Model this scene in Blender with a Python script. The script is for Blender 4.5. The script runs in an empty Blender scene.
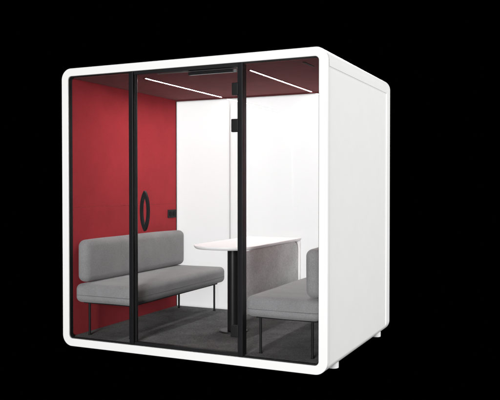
import bpy, bmesh, math, random
from mathutils import Vector, Matrix
random.seed(4)
S = bpy.context.scene
COL = S.collection
PI = math.pi

# ------------------------------------------------------------------ camera
cd = bpy.data.cameras.new('camera'); cam = bpy.data.objects.new('camera', cd); COL.objects.link(cam)
cd.sensor_width = 36.0; cd.lens = 36.0*709.06/500.0
cd.clip_start = 0.05; cd.clip_end = 500
cam.location = (3.754, -4.4839, 1.2643)
cam.rotation_euler = (PI/2-0.0184, 0.0003, 0.438)
S.camera = cam

# ------------------------------------------------------------------ world + lamps
w = bpy.data.worlds.new('World'); S.world = w; w.use_nodes = True
bg = w.node_tree.nodes['Background']; bg.inputs[0].default_value = (0, 0, 0, 1); bg.inputs[1].default_value = 0.0

def softbox(name, loc, target, sx, sy, power, col=(1, 1, 1)):
    l = bpy.data.lights.new(name, 'AREA'); l.shape = 'RECTANGLE'; l.size = sx; l.size_y = sy
    l.energy = power; l.color = col
    o = bpy.data.objects.new(name, l); COL.objects.link(o); o.location = loc
    o.rotation_euler = (Vector(target)-Vector(loc)).to_track_quat('-Z', 'Y').to_euler()
    return o
softbox('studio_key_lamp', (3.9, -14.0, 2.5), (1.1, 0.0, 1.1), 3.6, 3.6, 2500)
softbox('studio_side_lamp', (12.0, 2.2, 4.4), (2.2, 0.85, 1.1), 2.4, 2.4, 1120)
softbox('added_back_lamp', (-0.6, 9.0, 6.6), (1.1, 1.7, 1.1), 3.5, 3.5, 1195)  # added lamp out of view behind the pod, turns the opal panes white

S.render.engine = 'CYCLES'
S.cycles.transparent_max_bounces = 24
S.cycles.max_bounces = 12
S.cycles.transmission_bounces = 12
S.cycles.sample_clamp_indirect = 6.0
S.view_settings.view_transform = 'Standard'; S.view_settings.look = 'None'
S.view_settings.exposure = 0.0; S.view_settings.gamma = 1.0; S.view_settings.use_curve_mapping = False

# ------------------------------------------------------------------ materials
def mat(name):
    m = bpy.data.materials.new(name); m.use_nodes = True
    nt = m.node_tree; b = nt.nodes['Principled BSDF']
    return m, nt, b
def coords(nt):
    tc = nt.nodes.new('ShaderNodeTexCoord'); return tc.outputs['Object']
def noise(nt, vec, scale, detail=4, rough=.6):
    n = nt.nodes.new('ShaderNodeTexNoise'); n.inputs['Scale'].default_value = scale
    n.inputs['Detail'].default_value = detail; n.inputs['Roughness'].default_value = rough
    nt.links.new(vec, n.inputs['Vector']); return n.outputs['Fac']
def ramp(nt, fac, c0, c1, p0=.3, p1=.7):
    r = nt.nodes.new('ShaderNodeValToRGB'); e = r.color_ramp.elements
    e[0].position = p0; e[0].color = (*c0, 1); e[1].position = p1; e[1].color = (*c1, 1)
    nt.links.new(fac, r.inputs[0]); return r.outputs[0]
def bump(nt, b, fac, strength, dist):
    n = nt.nodes.new('ShaderNodeBump'); n.inputs['Strength'].default_value = strength
    n.inputs['Distance'].default_value = dist
    nt.links.new(fac, n.inputs['Height']); nt.links.new(n.outputs[0], b.inputs['Normal'])
def painted(name, c, rough, var=.03, bs=.05, spec=.5):
    m, nt, b = mat(name); v = coords(nt)
    c0 = tuple(x*(1-var) for x in c); c1 = tuple(min(1, x*(1+var)) for x in c)
    nt.links.new(ramp(nt, noise(nt, v, 3), c0, c1), b.inputs['Base Color'])
    f = noise(nt, v, 90, 3)
    mr = nt.nodes.new('ShaderNodeMapRange'); mr.inputs['To Min'].default_value = rough*.85; mr.inputs['To Max'].default_value = rough*1.15
    nt.links.new(noise(nt, v, 9), mr.inputs['Value']); nt.links.new(mr.outputs[0], b.inputs['Roughness'])
    bump(nt, b, f, bs, .0006)
    b.inputs['Specular IOR Level'].default_value = spec
    return m
def woven(name, c, var, wscale, bs, rough=.92, sheen=.15, nscale=260, tint=None):
    m, nt, b = mat(name); v = coords(nt)
    c0 = tuple(x*(1-var) for x in c); c1 = tuple(x*(1+var) for x in c)
    fine = noise(nt, v, nscale, 5, .75)
    big = noise(nt, v, 5, 3)
    mx = nt.nodes.new('ShaderNodeMath'); mx.operation = 'MULTIPLY_ADD'; mx.inputs[1].default_value = .3
    nt.links.new(big, mx.inputs[0])
    sc = nt.nodes.new('ShaderNodeMath'); sc.operation = 'MULTIPLY'; sc.inputs[1].default_value = .7
    nt.links.new(fine, sc.inputs[0]); nt.links.new(sc.outputs[0], mx.inputs[2])
    nt.links.new(ramp(nt, mx.outputs[0], c0, c1, .35, .65), b.inputs['Base Color'])
    b.inputs['Roughness'].default_value = rough
    b.inputs['Specular IOR Level'].default_value = .1
    b.inputs['Sheen Weight'].default_value = sheen
    bump(nt, b, fine, bs, wscale)
    return m
M = {}
M['white'] = painted('white_powder_coat', (.84, .84, .835), .42, .008)
M['panel'] = painted('off_white_side_panel', (.80, .798, .79), .5, .004)
M['red'] = woven('red_felt', (.325, .027, .034), .2, .0010, .35, .95, .04)
M['burgundy'] = woven('burgundy_felt', (.19, .062, .067), .16, .0010, .35, .95, .03)
M['carpet'] = woven('charcoal_carpet', (.132, .132, .134), .75, .004, .9, 1, .05, 110)
M['grey'] = woven('grey_wool', (.218, .218, .222), .22, .0012, .6, .9, .2, 150)
M['felt'] = woven('light_grey_felt', (.58, .61, .605), .3, .0014, .6, .95, .1, 110)
M['black'] = painted('black_powder_coat', (.011, .011, .012), .5, .1, .05, .14)
M['black_gloss'] = painted('black_anodised', (.010, .010, .011), .34, .1, .05, .22)
M['rubber'] = painted('black_rubber', (.010, .010, .010), .75, .1, .05, .15)
M['steel'] = painted('brushed_grey_metal', (.35, .35, .35), .35, .05); M['steel'].node_tree.nodes['Principled BSDF'].inputs['Metallic'].default_value = 1
M['gunmetal'] = painted('gunmetal', (.10, .10, .105), .45, .05)
M['laminate'] = painted('white_laminate', (.89, .89, .89), .35, .006, .02)
M['plastic'] = painted('white_plastic_foot', (.78, .78, .78), .5, .02)

def glass(name, tint, gl):
    m = bpy.data.materials.new(name); m.use_nodes = True; nt = m.node_tree; nt.nodes.clear()
    o = nt.nodes.new('ShaderNodeOutputMaterial'); t = nt.nodes.new('ShaderNodeBsdfTransparent'); t.inputs[0].default_value = (*tint, 1)
    g = nt.nodes.new('ShaderNodeBsdfGlossy'); g.inputs['Roughness'].default_value = .02
    fr = nt.nodes.new('ShaderNodeFresnel'); fr.inputs[0].default_value = 1.45
    sc = nt.nodes.new('ShaderNodeMath'); sc.operation = 'MULTIPLY'; sc.inputs[1].default_value = gl
    mx = nt.nodes.new('ShaderNodeMixShader')
    ge = nt.nodes.new('ShaderNodeNewGeometry'); inv = nt.nodes.new('ShaderNodeMath'); inv.operation = 'SUBTRACT'; inv.inputs[0].default_value = 1
    m2 = nt.nodes.new('ShaderNodeMath'); m2.operation = 'MULTIPLY'
    nt.links.new(ge.outputs['Backfacing'], inv.inputs[1]); nt.links.new(sc.outputs[0], m2.inputs[0]); nt.links.new(inv.outputs[0], m2.inputs[1])
    nt.links.new(fr.outputs[0], sc.inputs[0]); nt.links.new(m2.outputs[0], mx.inputs[0])
    nt.links.new(t.outputs[0], mx.inputs[1]); nt.links.new(g.outputs[0], mx.inputs[2]); nt.links.new(mx.outputs[0], o.inputs[0])
    return m
M['glass'] = glass('clear_glass', (.995, .995, .995), .55)
M['door_glass'] = glass('door_glass', (.972, .970, .970), .55)
def opal():
    m = bpy.data.materials.new('opal_glass'); m.use_nodes = True; nt = m.node_tree; nt.nodes.clear()
    o = nt.nodes.new('ShaderNodeOutputMaterial')
    t = nt.nodes.new('ShaderNodeBsdfTranslucent'); t.inputs[0].default_value = (.97, .97, .97, 1)
    d = nt.nodes.new('ShaderNodeBsdfDiffuse'); d.inputs[0].default_value = (.93, .93, .93, 1)
    m1 = nt.nodes.new('ShaderNodeMixShader'); m1.inputs[0].default_value = .06
    g = nt.nodes.new('ShaderNodeBsdfGlossy'); g.inputs['Roughness'].default_value = .015
    m2 = nt.nodes.new('ShaderNodeMixShader'); m2.inputs[0].default_value = .065
    nt.links.new(t.outputs[0], m1.inputs[1]); nt.links.new(d.outputs[0], m1.inputs[2])
    nt.links.new(m1.outputs[0], m2.inputs[1]); nt.links.new(g.outputs[0], m2.inputs[2]); nt.links.new(m2.outputs[0], o.inputs[0])
    return m
M['opal'] = opal()
def emit(name, c, s):
    m = bpy.data.materials.new(name); m.use_nodes = True; nt = m.node_tree; nt.nodes.clear()
    o = nt.nodes.new('ShaderNodeOutputMaterial'); e = nt.nodes.new('ShaderNodeEmission')
    e.inputs[0].default_value = (*c, 1); e.inputs[1].default_value = s
    nt.links.new(e.outputs[0], o.inputs[0]); return m
M['led'] = emit('led_diffuser', (1, .97, .955), 245)
m, nt, b = mat('black_studio_floor'); b.inputs['Base Color'].default_value = (0, 0, 0, 1); b.inputs['Specular IOR Level'].default_value = 0; b.inputs['Roughness'].default_value = 1
M['void'] = m

# ------------------------------------------------------------------ mesh helpers
def obj(name, bm, m, parent=None, smooth=False, bevel=0, seg=3):
    me = bpy.data.meshes.new(name); bmesh.ops.recalc_face_normals(bm, faces=bm.faces); bm.to_mesh(me); bm.free()
    me.materials.append(m)
    o = bpy.data.objects.new(name, me); COL.objects.link(o)
    if parent: o.parent = parent
    if smooth:
        for p in me.polygons: p.use_smooth = True
    if bevel:
        md = o.modifiers.new('bevel', 'BEVEL'); md.width = bevel; md.segments = seg; md.limit_method = 'ANGLE'; md.angle_limit = math.radians(50)
        md.harden_normals = False
        for p in me.polygons: p.use_smooth = True
        wn = o.modifiers.new('wn', 'WEIGHTED_NORMAL'); wn.keep_sharp = True
    return o
def thing(name, label, cat, loc=(0, 0, 0), rz=0, group=None):
    o = bpy.data.objects.new(name, None); COL.objects.link(o); o.location = loc; o.rotation_euler = (0, 0, rz)
    o.empty_display_size = .1
    o['label'] = label; o['category'] = cat
    if group: o['group'] = group
    return o
def box(bm, x0, x1, y0, y1, z0, z1):
    v = [bm.verts.new((x, y, z)) for x in (x0, x1) for y in (y0, y1) for z in (z0, z1)]
    for f in ((0, 1, 3, 2), (4, 6, 7, 5), (0, 4, 5, 1), (2, 3, 7, 6), (0, 2, 6, 4), (1, 5, 7, 3)):
        bm.faces.new([v[i] for i in f])
def cyl(bm, c, r, z0, z1, n=32, r1=None):
    r1 = r if r1 is None else r1
    a = [bm.verts.new((c[0]+r*math.cos(2*PI*i/n), c[1]+r*math.sin(2*PI*i/n), z0)) for i in range(n)]
    b_ = [bm.verts.new((c[0]+r1*math.cos(2*PI*i/n), c[1]+r1*math.sin(2*PI*i/n), z1)) for i in range(n)]
    for i in range(n):
        j = (i+1) % n; bm.faces.new((a[i], a[j], b_[j], b_[i]))
    bm.faces.new(a[::-1]); bm.faces.new(b_)
def rrect(x0, x1, z0, z1, rs, n=10):
    """rounded rectangle, radii (bl, br, tr, tl), counter-clockwise"""
    P = []
    for (cx, cz, r, a0) in ((x0+rs[0], z0+rs[0], rs[0], PI), (x1-rs[1], z0+rs[1], rs[1], 1.5*PI), (x1-rs[2], z1-rs[2], rs[2], 0), (x0+rs[3], z1-rs[3], rs[3], .5*PI)):
        for i in range(n+1):
            a = a0+i/n*PI/2; P.append((cx+r*math.cos(a), cz+r*math.sin(a)))
    return P
def rounded(bm, sx, sy, sz, r, c=(0, 0, 0), n=14, puff=0.0, wob=0.0):
    """soft cushion: a box grid pushed out to a rounded box, faces slightly domed"""
    hx, hy, hz = sx/2, sy/2, sz/2
    start = len(bm.verts)
    def axis(h, k):
        # dense near the ends for the rounding
        e = [r*(i/6.0) for i in range(7)]
        mid = [r+(2*h-2*r)*i/k for i in range(1, k)]
        t = e+mid+[2*h-q for q in e[::-1]]
        return [q-h for q in t]
    ax, ay, az = axis(hx, max(3, int(sx*n))), axis(hy, max(3, int(sy*n))), axis(hz, 4)
    cache = {}
    def V(p):
        k = tuple(round(q, 5) for q in p)
        if k in cache: return cache[k]
        q = Vector(p); inn = Vector((max(-hx+r, min(hx-r, q.x)), max(-hy+r, min(hy-r, q.y)), max(-hz+r, min(hz-r, q.z))))
        d = q-inn
        if d.length > 1e-9: q = inn+d.normalized()*r
        ux, uy, uz = q.x/hx, q.y/hy, q.z/hz
        fx, fy, fz = max(0, 1-ux**4), max(0, 1-uy**4), max(0, 1-uz**4)
        q = q+Vector((puff*ux*fy*fz, puff*uy*fx*fz, puff*uz*fx*fy))
        if wob: q += Vector((math.sin(q.y*9+q.z*5), math.sin(q.x*8+1), math.sin(q.y*7+q.x*11)))*wob
        v = bm.verts.new(q+Vector(c)); cache[k] = v; return v
    for A, B, f in ((ax, ay, lambda a, b_, s: (a, b_, s*hz)), (ax, az, lambda a, b_, s: (a, s*hy, b_)), (ay, az, lambda a, b_, s: (s*hx, a, b_))):
        for s in (-1, 1):
            for i in range(len(A)-1):
                for j in range(len(B)-1):
                    vs = [V(f(A[i], B[j], s)), V(f(A[i+1], B[j], s)), V(f(A[i+1], B[j+1], s)), V(f(A[i], B[j+1], s))]
                    if len(set(vs)) == 4:
                        try: bm.faces.new(vs)
                        except ValueError: pass
def tube_path(bm, pts, r, n=10, closed=True):
    pts = [Vector(p) for p in pts]; N = len(pts); rings = []
    for i in range(N):
        t = (pts[(i+1) % N]-pts[i-1]).normalized() if closed or 0 < i < N-1 else ((pts[1]-pts[0]) if i == 0 else (pts[-1]-pts[-2])).normalized()
        up = Vector((0, 1, 0)) if abs(t.y) < .9 else Vector((0, 0, 1))
        a = t.cross(up).normalized(); b_ = t.cross(a).normalized()
        rings.append([bm.verts.new(pts[i]+a*r*math.cos(2*PI*k/n)+b_*r*math.sin(2*PI*k/n)) for k in range(n)])
    for i in range(N if closed else N-1):
        for k in range(n):
            bm.faces.new((rings[i][k], rings[i][(k+1) % n], rings[(i+1) % N][(k+1) % n], rings[(i+1) % N][k]))
    if not closed: bm.faces.new(rings[0]); bm.faces.new(rings[-1])
def ring_tube(bm, outer, inner, y0, y1, capped=True):
    """two same-length loops in XZ joined into a frame extruded from y0 to y1"""
    n = len(outer)
    o0 = [bm.verts.new((x, y0, z)) for x, z in outer]; o1 = [bm.verts.new((x, y1, z)) for x, z in outer]
    i0 = [bm.verts.new((x, y0, z)) for x, z in inner]; i1 = [bm.verts.new((x, y1, z)) for x, z in inner]
    for k in range(n):
        j = (k+1) % n
        bm.faces.new((o0[k], o0[j], o1[j], o1[k])); bm.faces.new((i0[k], i1[k], i1[j], i0[j]))
        if capped:
            bm.faces.new((o0[k], i0[k], i0[j], o0[j])); bm.faces.new((o1[k], o1[j], i1[j], i1[k]))
def extrude_y(bm, prof, y0, y1):
    a = [bm.verts.new((x, y0, z)) for x, z in prof]; b_ = [bm.verts.new((x, y1, z)) for x, z in prof]
    n = len(prof)
    for k in range(n):
        j = (k+1) % n; bm.faces.new((a[k], a[j], b_[j], b_[k]))
    bm.faces.new(a); bm.faces.new(b_[::-1])

# ------------------------------------------------------------------ ground
W, D, H, T = 2.2216, 1.6918, 2.2, .0615
bm = bmesh.new(); box(bm, -40, 40, -40, 40, -.3, -.0435)
g = obj('ground', bm, M['void']); g['kind'] = 'structure'

# ------------------------------------------------------------------ the pod
pod = thing('meeting_pod', 'white framed glass fronted meeting pod with red felt walls inside', 'meeting pod', (W/2, D/2, -.043))
OFF = Vector((-W/2, -D/2, .043))
def part(name, bm, m, parent=None, **k):
    """parts are modelled in room coordinates and shifted into the pod's own space"""
    if parent is None:
        bmesh.ops.translate(bm, verts=bm.verts, vec=OFF); return obj(name, bm, m, pod, **k)
    bmesh.ops.translate(bm, verts=bm.verts, vec=OFF); return obj(name, bm, m, parent, **k)

R = .088; RI = .030
out = rrect(0, W, 0, H, (R, R, R, R), 14)
inn = rrect(T, W-T, T, H-T, (RI, RI, RI, RI), 14)
# front bezel and rear bezel of the shell
bm = bmesh.new(); ring_tube(bm, out, inn, 0, .036)
part('front_frame', bm, M['white'], bevel=.0045, seg=3)
out_r = rrect(0, W, 0, H, (R, R, R, R), 14)
inn_r = rrect(T-.004, W-T+.004, T-.004, H-T+.004, (RI, RI, RI, RI), 14)
bm = bmesh.new(); ring_tube(bm, out_r, inn_r, 1.575, D)
part('rear_frame', bm, M['white'], bevel=.006, seg=3)
# body sleeve between the bezels, its sides recessed below a lip
rec = .006; zl = 2.072
def body_loop():
    P = []
    for x, z in rrect(0, W, 0, H, (R, R, R, R), 14):
        if z < zl: x = min(max(x, rec), W-rec)
        P.append((x, z))
    # rounded corners start above zl: insert the lip step
    Q = []
    for i, p in enumerate(P):
        Q.append(p); q = P[(i+1) % len(P)]
        if p[0] > W/2 and p[1] < zl <= q[1]: Q.append((W-rec, zl-.010)); Q.append((W-.0035, zl-.002)); Q.append((W, zl))
        if p[0] < W/2 and p[1] >= zl > q[1]: Q.append((0, zl)); Q.append((.0035, zl-.002)); Q.append((rec, zl-.010))
    return Q
bl = body_loop()
def inner_of(P):
    res = []
    for x, z in P:
        res.append((min(max(x, T), W-T), min(max(z, T), H-T)))
    return res
bm = bmesh.new(); ring_tube(bm, bl, inner_of(bl), .036, 1.575, capped=False)
part('side_shell', bm, M['panel'])

# dark rubber line round the inside of the front opening
bm = bmesh.new()
ring_tube(bm, rrect(T, W-T, T, H-T, (RI,)*4, 14), rrect(T+.0045, W-T-.0045, T+.0092, H-T-.006, (RI-.004,)*4, 14), .012, .05)
part('gasket', bm, M['rubber'])

# interior panels
xi0, xi1, zf, zc, yb = .0668, W-.0668, .0712, 2.1300, 1.640
zb = 2.1186   # top of the back opening, under a low header
bm = bmesh.new(); box(bm, xi0-.03, xi1+.03, .036, yb, zf-.02, zf)
part('carpet', bm, M['carpet'])
bm = bmesh.new(); box(bm, xi0-.005, xi1+.005, .05, yb, zc, zc+.015)
ceil = part('ceiling_panel', bm, M['burgundy'])
for s in (0, 1):
    bm = bmesh.new()
    for z0, z1 in ((zf+.0005, 1.0993), (1.0996, zc-.0005)):
        if s == 0: box(bm, xi0-.006, xi0, .05, yb, z0, z1)
        else: box(bm, xi1, xi1+.006, .05, yb, z0, z1)
    wp = part('wall_panel', bm, M['red'], bevel=.0012, seg=2)
    wp['label'] = 'left red felt wall with a power socket' if s == 0 else 'right red felt wall behind the half hidden bench'
    if s == 0: wall0 = wp
# power socket on the left wall
bm = bmesh.new(); rounded(bm, .010, .150, .080, .004, (xi0+.004, 1.555, 1.000), 10)
so = part('power_socket', bm, M['black'], smooth=True)
bm = bmesh.new()
for dy in (-.036, .036):
    n0 = len(bm.verts)
    cyl(bm, (0, 0), .024, 0, .003, 28)
    bm.verts.ensure_lookup_table()
    mt = Matrix.Translation((xi0+.0092, 1.555+dy, 1.0)) @ Matrix.Rotation(PI/2, 4, 'Y')
    for v in bm.verts[n0:]: v.co = mt @ v.co
part('socket_insert', bm, M['rubber'], so)

# back: two opal glass panes with a thin joint, a slim dark rim
jx = .668
for a, b_, lab in ((xi0+.003, jx-.0015, 'narrow white back pane beside red wall'), (jx+.0015, xi1-.003, 'wide white back pane behind table')):
    bm = bmesh.new(); box(bm, a, b_, 1.648, 1.656, zf+.001, zb-.001)
    p = part('back_pane', bm, M['opal']); p['label'] = lab
bm = bmesh.new(); box(bm, jx-.0015, jx+.0015, 1.6485, 1.6555, zf+.001, zb-.001)
part('glazing_joint', bm, M['steel'])
bm = bmesh.new()
box(bm, xi0-.008, xi0+.003, 1.640, 1.662, zf-.01, zc+.01); box(bm, xi1-.003, xi1+.008, 1.640, 1.662, zf-.01, zc+.01)
box(bm, xi0+.003, xi1-.003, 1.6405, 1.662, zb-.001, zb+.003); box(bm, xi0+.003, xi1-.003, 1.640, 1.662, zf-.01, zf+.001)
part('back_rim', bm, M['rubber'])
bm = bmesh.new(); box(bm, xi0+.0005, xi1-.0005, 1.630, 1.6395, zb, zc-.0003)
part('header', bm, M['burgundy'])

# ceiling light strips
for x in (.606, 1.525):
    bm = bmesh.new()
    box(bm, x-.017, x-.0061, .274, 1.601, zc-.005, zc+.001); box(bm, x+.0061, x+.017, .274, 1.601, zc-.005, zc+.001)
    box(bm, x-.0061, x+.0061, .274, .281, zc-.005, zc+.001); box(bm, x-.0061, x+.0061, 1.594, 1.601, zc-.005, zc+.001)
    fr = part('ceiling_light', bm, M['burgundy'])
    bm = bmesh.new(); box(bm, x-.0056, x+.0056, .2812, 1.5938, zc-.004, zc-.0005)
    part('light_diffuser', bm, M['led'], fr)
# short dark air slot
bm = bmesh.new(); rounded(bm, .018, .20, .006, .0028, (2.0, .235, zc-.001), 10)
part('air_slot', bm, M['rubber'], smooth=True)

# mullions
for x0, x1 in ((.636, .673), (1.560, 1.594)):
    bm = bmesh.new(); box(bm, x0, x1, .004, .070, T+.0003, H-T-.0003)
    part('mullion', bm, M['black_gloss'], bevel=.003, seg=2)
# fixed panes
for x0, x1, lab in ((T+.004, .636, 'fixed glass pane left of the door'), (1.594, W-T-.004, 'fixed glass pane right of the door')):
    bm = bmesh.new(); box(bm, (x0 if x0 < 1 else x0-.006), (x1+.006 if x0 < 1 else x1), .028, .038, T+.004, H-T-.004)
    p = part('fixed_pane', bm, M['glass']); p['label'] = lab

# door: frame with its pane, handle, hinges and closer
bm = bmesh.new()
box(bm, .679, 1.557, .010, .046, T+.003, .087)
box(bm, .679, 1.557, .010, .046, 2.112, H-T-.003)
box(bm, .679, .690, .021, .037, .0872, 2.1118)
box(bm, 1.546, 1.557, .021, .037, .0872, 2.1118)
door = part('door', bm, M['black'], bevel=.0015, seg=2)
bm = bmesh.new(); box(bm, .684, 1.552, .024, .034, .080, 2.118)
part('door_pane', bm, M['door_glass'], door)
# lens shaped pull handle, flat bar bent in two bows that meet at the tips
def lens(off, n=24):
    hz, bw = .152-off*2.2, .0385-off
    pts = []
    for i in range(n): t = -1+2*i/n; pts.append((bw*(1-abs(t)**2.0), hz*t))
    for i in range(n): t = 1-2*i/n; pts.append((-bw*(1-abs(t)**2.0), hz*t))
    return pts
def bow(off, n=28):
    pts = []; hz = .152-off*2.6; bw = .0385-off
    for i in range(2*n):
        a = 2*PI*i/(2*n)
        c, s = math.cos(a), math.sin(a)
        pts.append((.784+bw*math.copysign(abs(c)**1.5, c), 1.084+hz*math.copysign(abs(s)**.92, s)))
    return pts
bm = bmesh.new(); ring_tube(bm, bow(0), bow(.0185), -.014, .010)
hd = part('handle', bm, M['black'], door, bevel=.003, seg=2)
for z in (.950, 1.218):
    bm = bmesh.new(); box(bm, .779, .789, .008, .0238, z-.006, z+.006)
    part('handle_mount', bm, M['black'], hd, bevel=.002)
for z0, z1, x0 in ((1.912, 2.0, 1.508), (1.652, 1.745, 1.503), (.198, .282, 1.497)):
    bm = bmesh.new(); rounded(bm, 1.559-x0, .030, z1-z0, .006, ((1.559+x0)/2, .020, (z0+z1)/2), 10)
    part('hinge', bm, M['black'], door, smooth=True)
bm = bmesh.new(); box(bm, 1.130, 1.500, .046, .078, 2.083, 2.106)
cl = part('door_closer', bm, M['black_gloss'], door, bevel=.004)
bm = bmesh.new(); box(bm, .86, 1.535, .050, .062, 2.1085, 2.1175)
part('slide_rail', bm, M['gunmetal'], door, bevel=.002)
bm = bmesh.new(); box(bm, 1.508, 1.532, .034, .046, 2.078, 2.100)
part('closer_bracket', bm, M['gunmetal'], door, bevel=.002)

# feet
for x, y in ((.10, .41), (W-.095, .405), (.10, 1.60), (W-.095, 1.585)):
    bm = bmesh.new(); cyl(bm, (x, y), .043, -.043, .001, 40, .043)
    part('foot', bm, M['plastic'], bevel=.003)

# ------------------------------------------------------------------ benches
def make_bench():
    t = thing('bench', 'long grey upholstered bench against the left red wall, wholly in view', 'bench', (.355, .84, zf), 0, 'grey benches facing each other across the table')
    bm = bmesh.new(); rounded(bm, .555, 1.575, .148, .045, (-.0005, 0, .3455), 16, .006, .0012)
    seat = obj('seat', bm, M['grey'], t, smooth=True)
    bm = bmesh.new()
    lp = []
    raw = rrect(-.2775, .2775, -.7875, .7875, (.045,)*4, 8)
    for i, p in enumerate(raw):
        q = raw[(i+1) % len(raw)]; k = max(1, int(math.dist(p, q)/.03))
        for j in range(k): lp.append((p[0]+(q[0]-p[0])*j/k, p[1]+(q[1]-p[1])*j/k))
    tube_path(bm, [(-.0005+x+.006*(x/.2775)*(1-(y/.7875)**4), y+.006*(y/.7875)*(1-(x/.2775)**4), .331) for x, y in lp], .0022, 6)
    obj('seam', bm, M['felt_dark'], seat, smooth=True)
    bm = bmesh.new(); rounded(bm, .115, 1.530, .335, .050, (-.219, 0, .598), 16, .006, .0012)
    back = obj('backrest', bm, M['grey'], t, smooth=True)
    bm = bmesh.new(); box(bm, -.245, .225, -.715, .715, .256, .2735)
    obj('base_frame', bm, M['black'], t, bevel=.003)
    for x in (-.197, .197):
        for y in (-.700, .700):
            bm = bmesh.new(); cyl(bm, (x, y), .0095, .006, .2558, 20)
            lg = obj('leg', bm, M['black'], t, smooth=False, bevel=.001)
            bm = bmesh.new(); cyl(bm, (x, y), .0125, .0005, .0062, 20)
            obj('glide', bm, M['rubber'], lg)
    return t
M['felt_dark'] = woven('grey_piping', (.12, .12, .122), .1, .0008, .2)
bench = make_bench()
r = bench.copy(); COL.objects.link(r); r.location = (W-.352, .84, zf); r.rotation_euler = (0, 0, PI)
r['label'] = 'grey upholstered bench against the right wall, half hidden by the white frame'
for ch in list(bench.children):
    c = ch.copy(); COL.objects.link(c); c.parent = r
    for gch in list(ch.children):
        d = gch.copy(); COL.objects.link(d); d.parent = c

# ------------------------------------------------------------------ table
tx, ty = 1.150, .75
tab = thing('table', 'white table with rounded front end on one black column, grey felt panel beneath', 'table', (tx, ty, zf))
def L(bm): bmesh.ops.translate(bm, verts=bm.verts, vec=Vector((-tx, -ty, -zf)))
bm = bmesh.new()
levels = [(z+.009, q) for z, q in ((.7600, .016), (.7660, .008), (.7740, .002), (.7800, 0), (.7850, 0), (.7862, .0008), (.7868, .0025))]
rings = []
for z, ins in levels:
    P = rrect(.885+ins, 1.418-ins, .385+ins, 1.622, (.24-ins, .24-ins, .004, .004), 20)
    rings.append([bm.verts.new((x, y, z)) for x, y in P])
n = len(rings[0])
for a, b_ in zip(rings, rings[1:]):
    for k in range(n):
        j = (k+1) % n; bm.faces.new((a[k], a[j], b_[j], b_[k]))
bm.faces.new(rings[0][::-1]); bm.faces.new(rings[-1])
L(bm); obj('tabletop', bm, M['laminate'], tab, bevel=0)
bm = bmesh.new(); cyl(bm, (tx, ty), .048, zf+.013, .7688, 48); L(bm); obj('column', bm, M['black_gloss'], tab, bevel=.001)
bm = bmesh.new(); cyl(bm, (tx, ty), .118, zf+.0006, zf+.010, 56); cyl(bm, (tx, ty), .114, zf+.010, zf+.0125, 56, .108)
L(bm); obj('base_plate', bm, M['black_gloss'], tab)
# hanging felt panel under the right edge, rounded at its far upper corner
bm = bmesh.new()
prof = rrect(.46, 1.583,   .27, .7675, (.03, .03, .10, .01), 10)
a = [bm.verts.new((1.388, y, z)) for y, z in prof]; b2 = [bm.verts.new((1.400, y, z)) for y, z in prof]
n = len(prof)
for k in range(n):
    j = (k+1) % n; bm.faces.new((a[k], a[j], b2[j], b2[k]))
bm.faces.new(a); bm.faces.new(b2[::-1])
L(bm); obj('felt_panel', bm, M['felt'], tab, bevel=.002, seg=2)
# white end board carrying the far end
bm = bmesh.new(); box(bm, .90, 1.413, 1.590, 1.612, zf+.001, .7687)
L(bm); obj('end_board', bm, M['laminate'], tab, bevel=.002, seg=2)
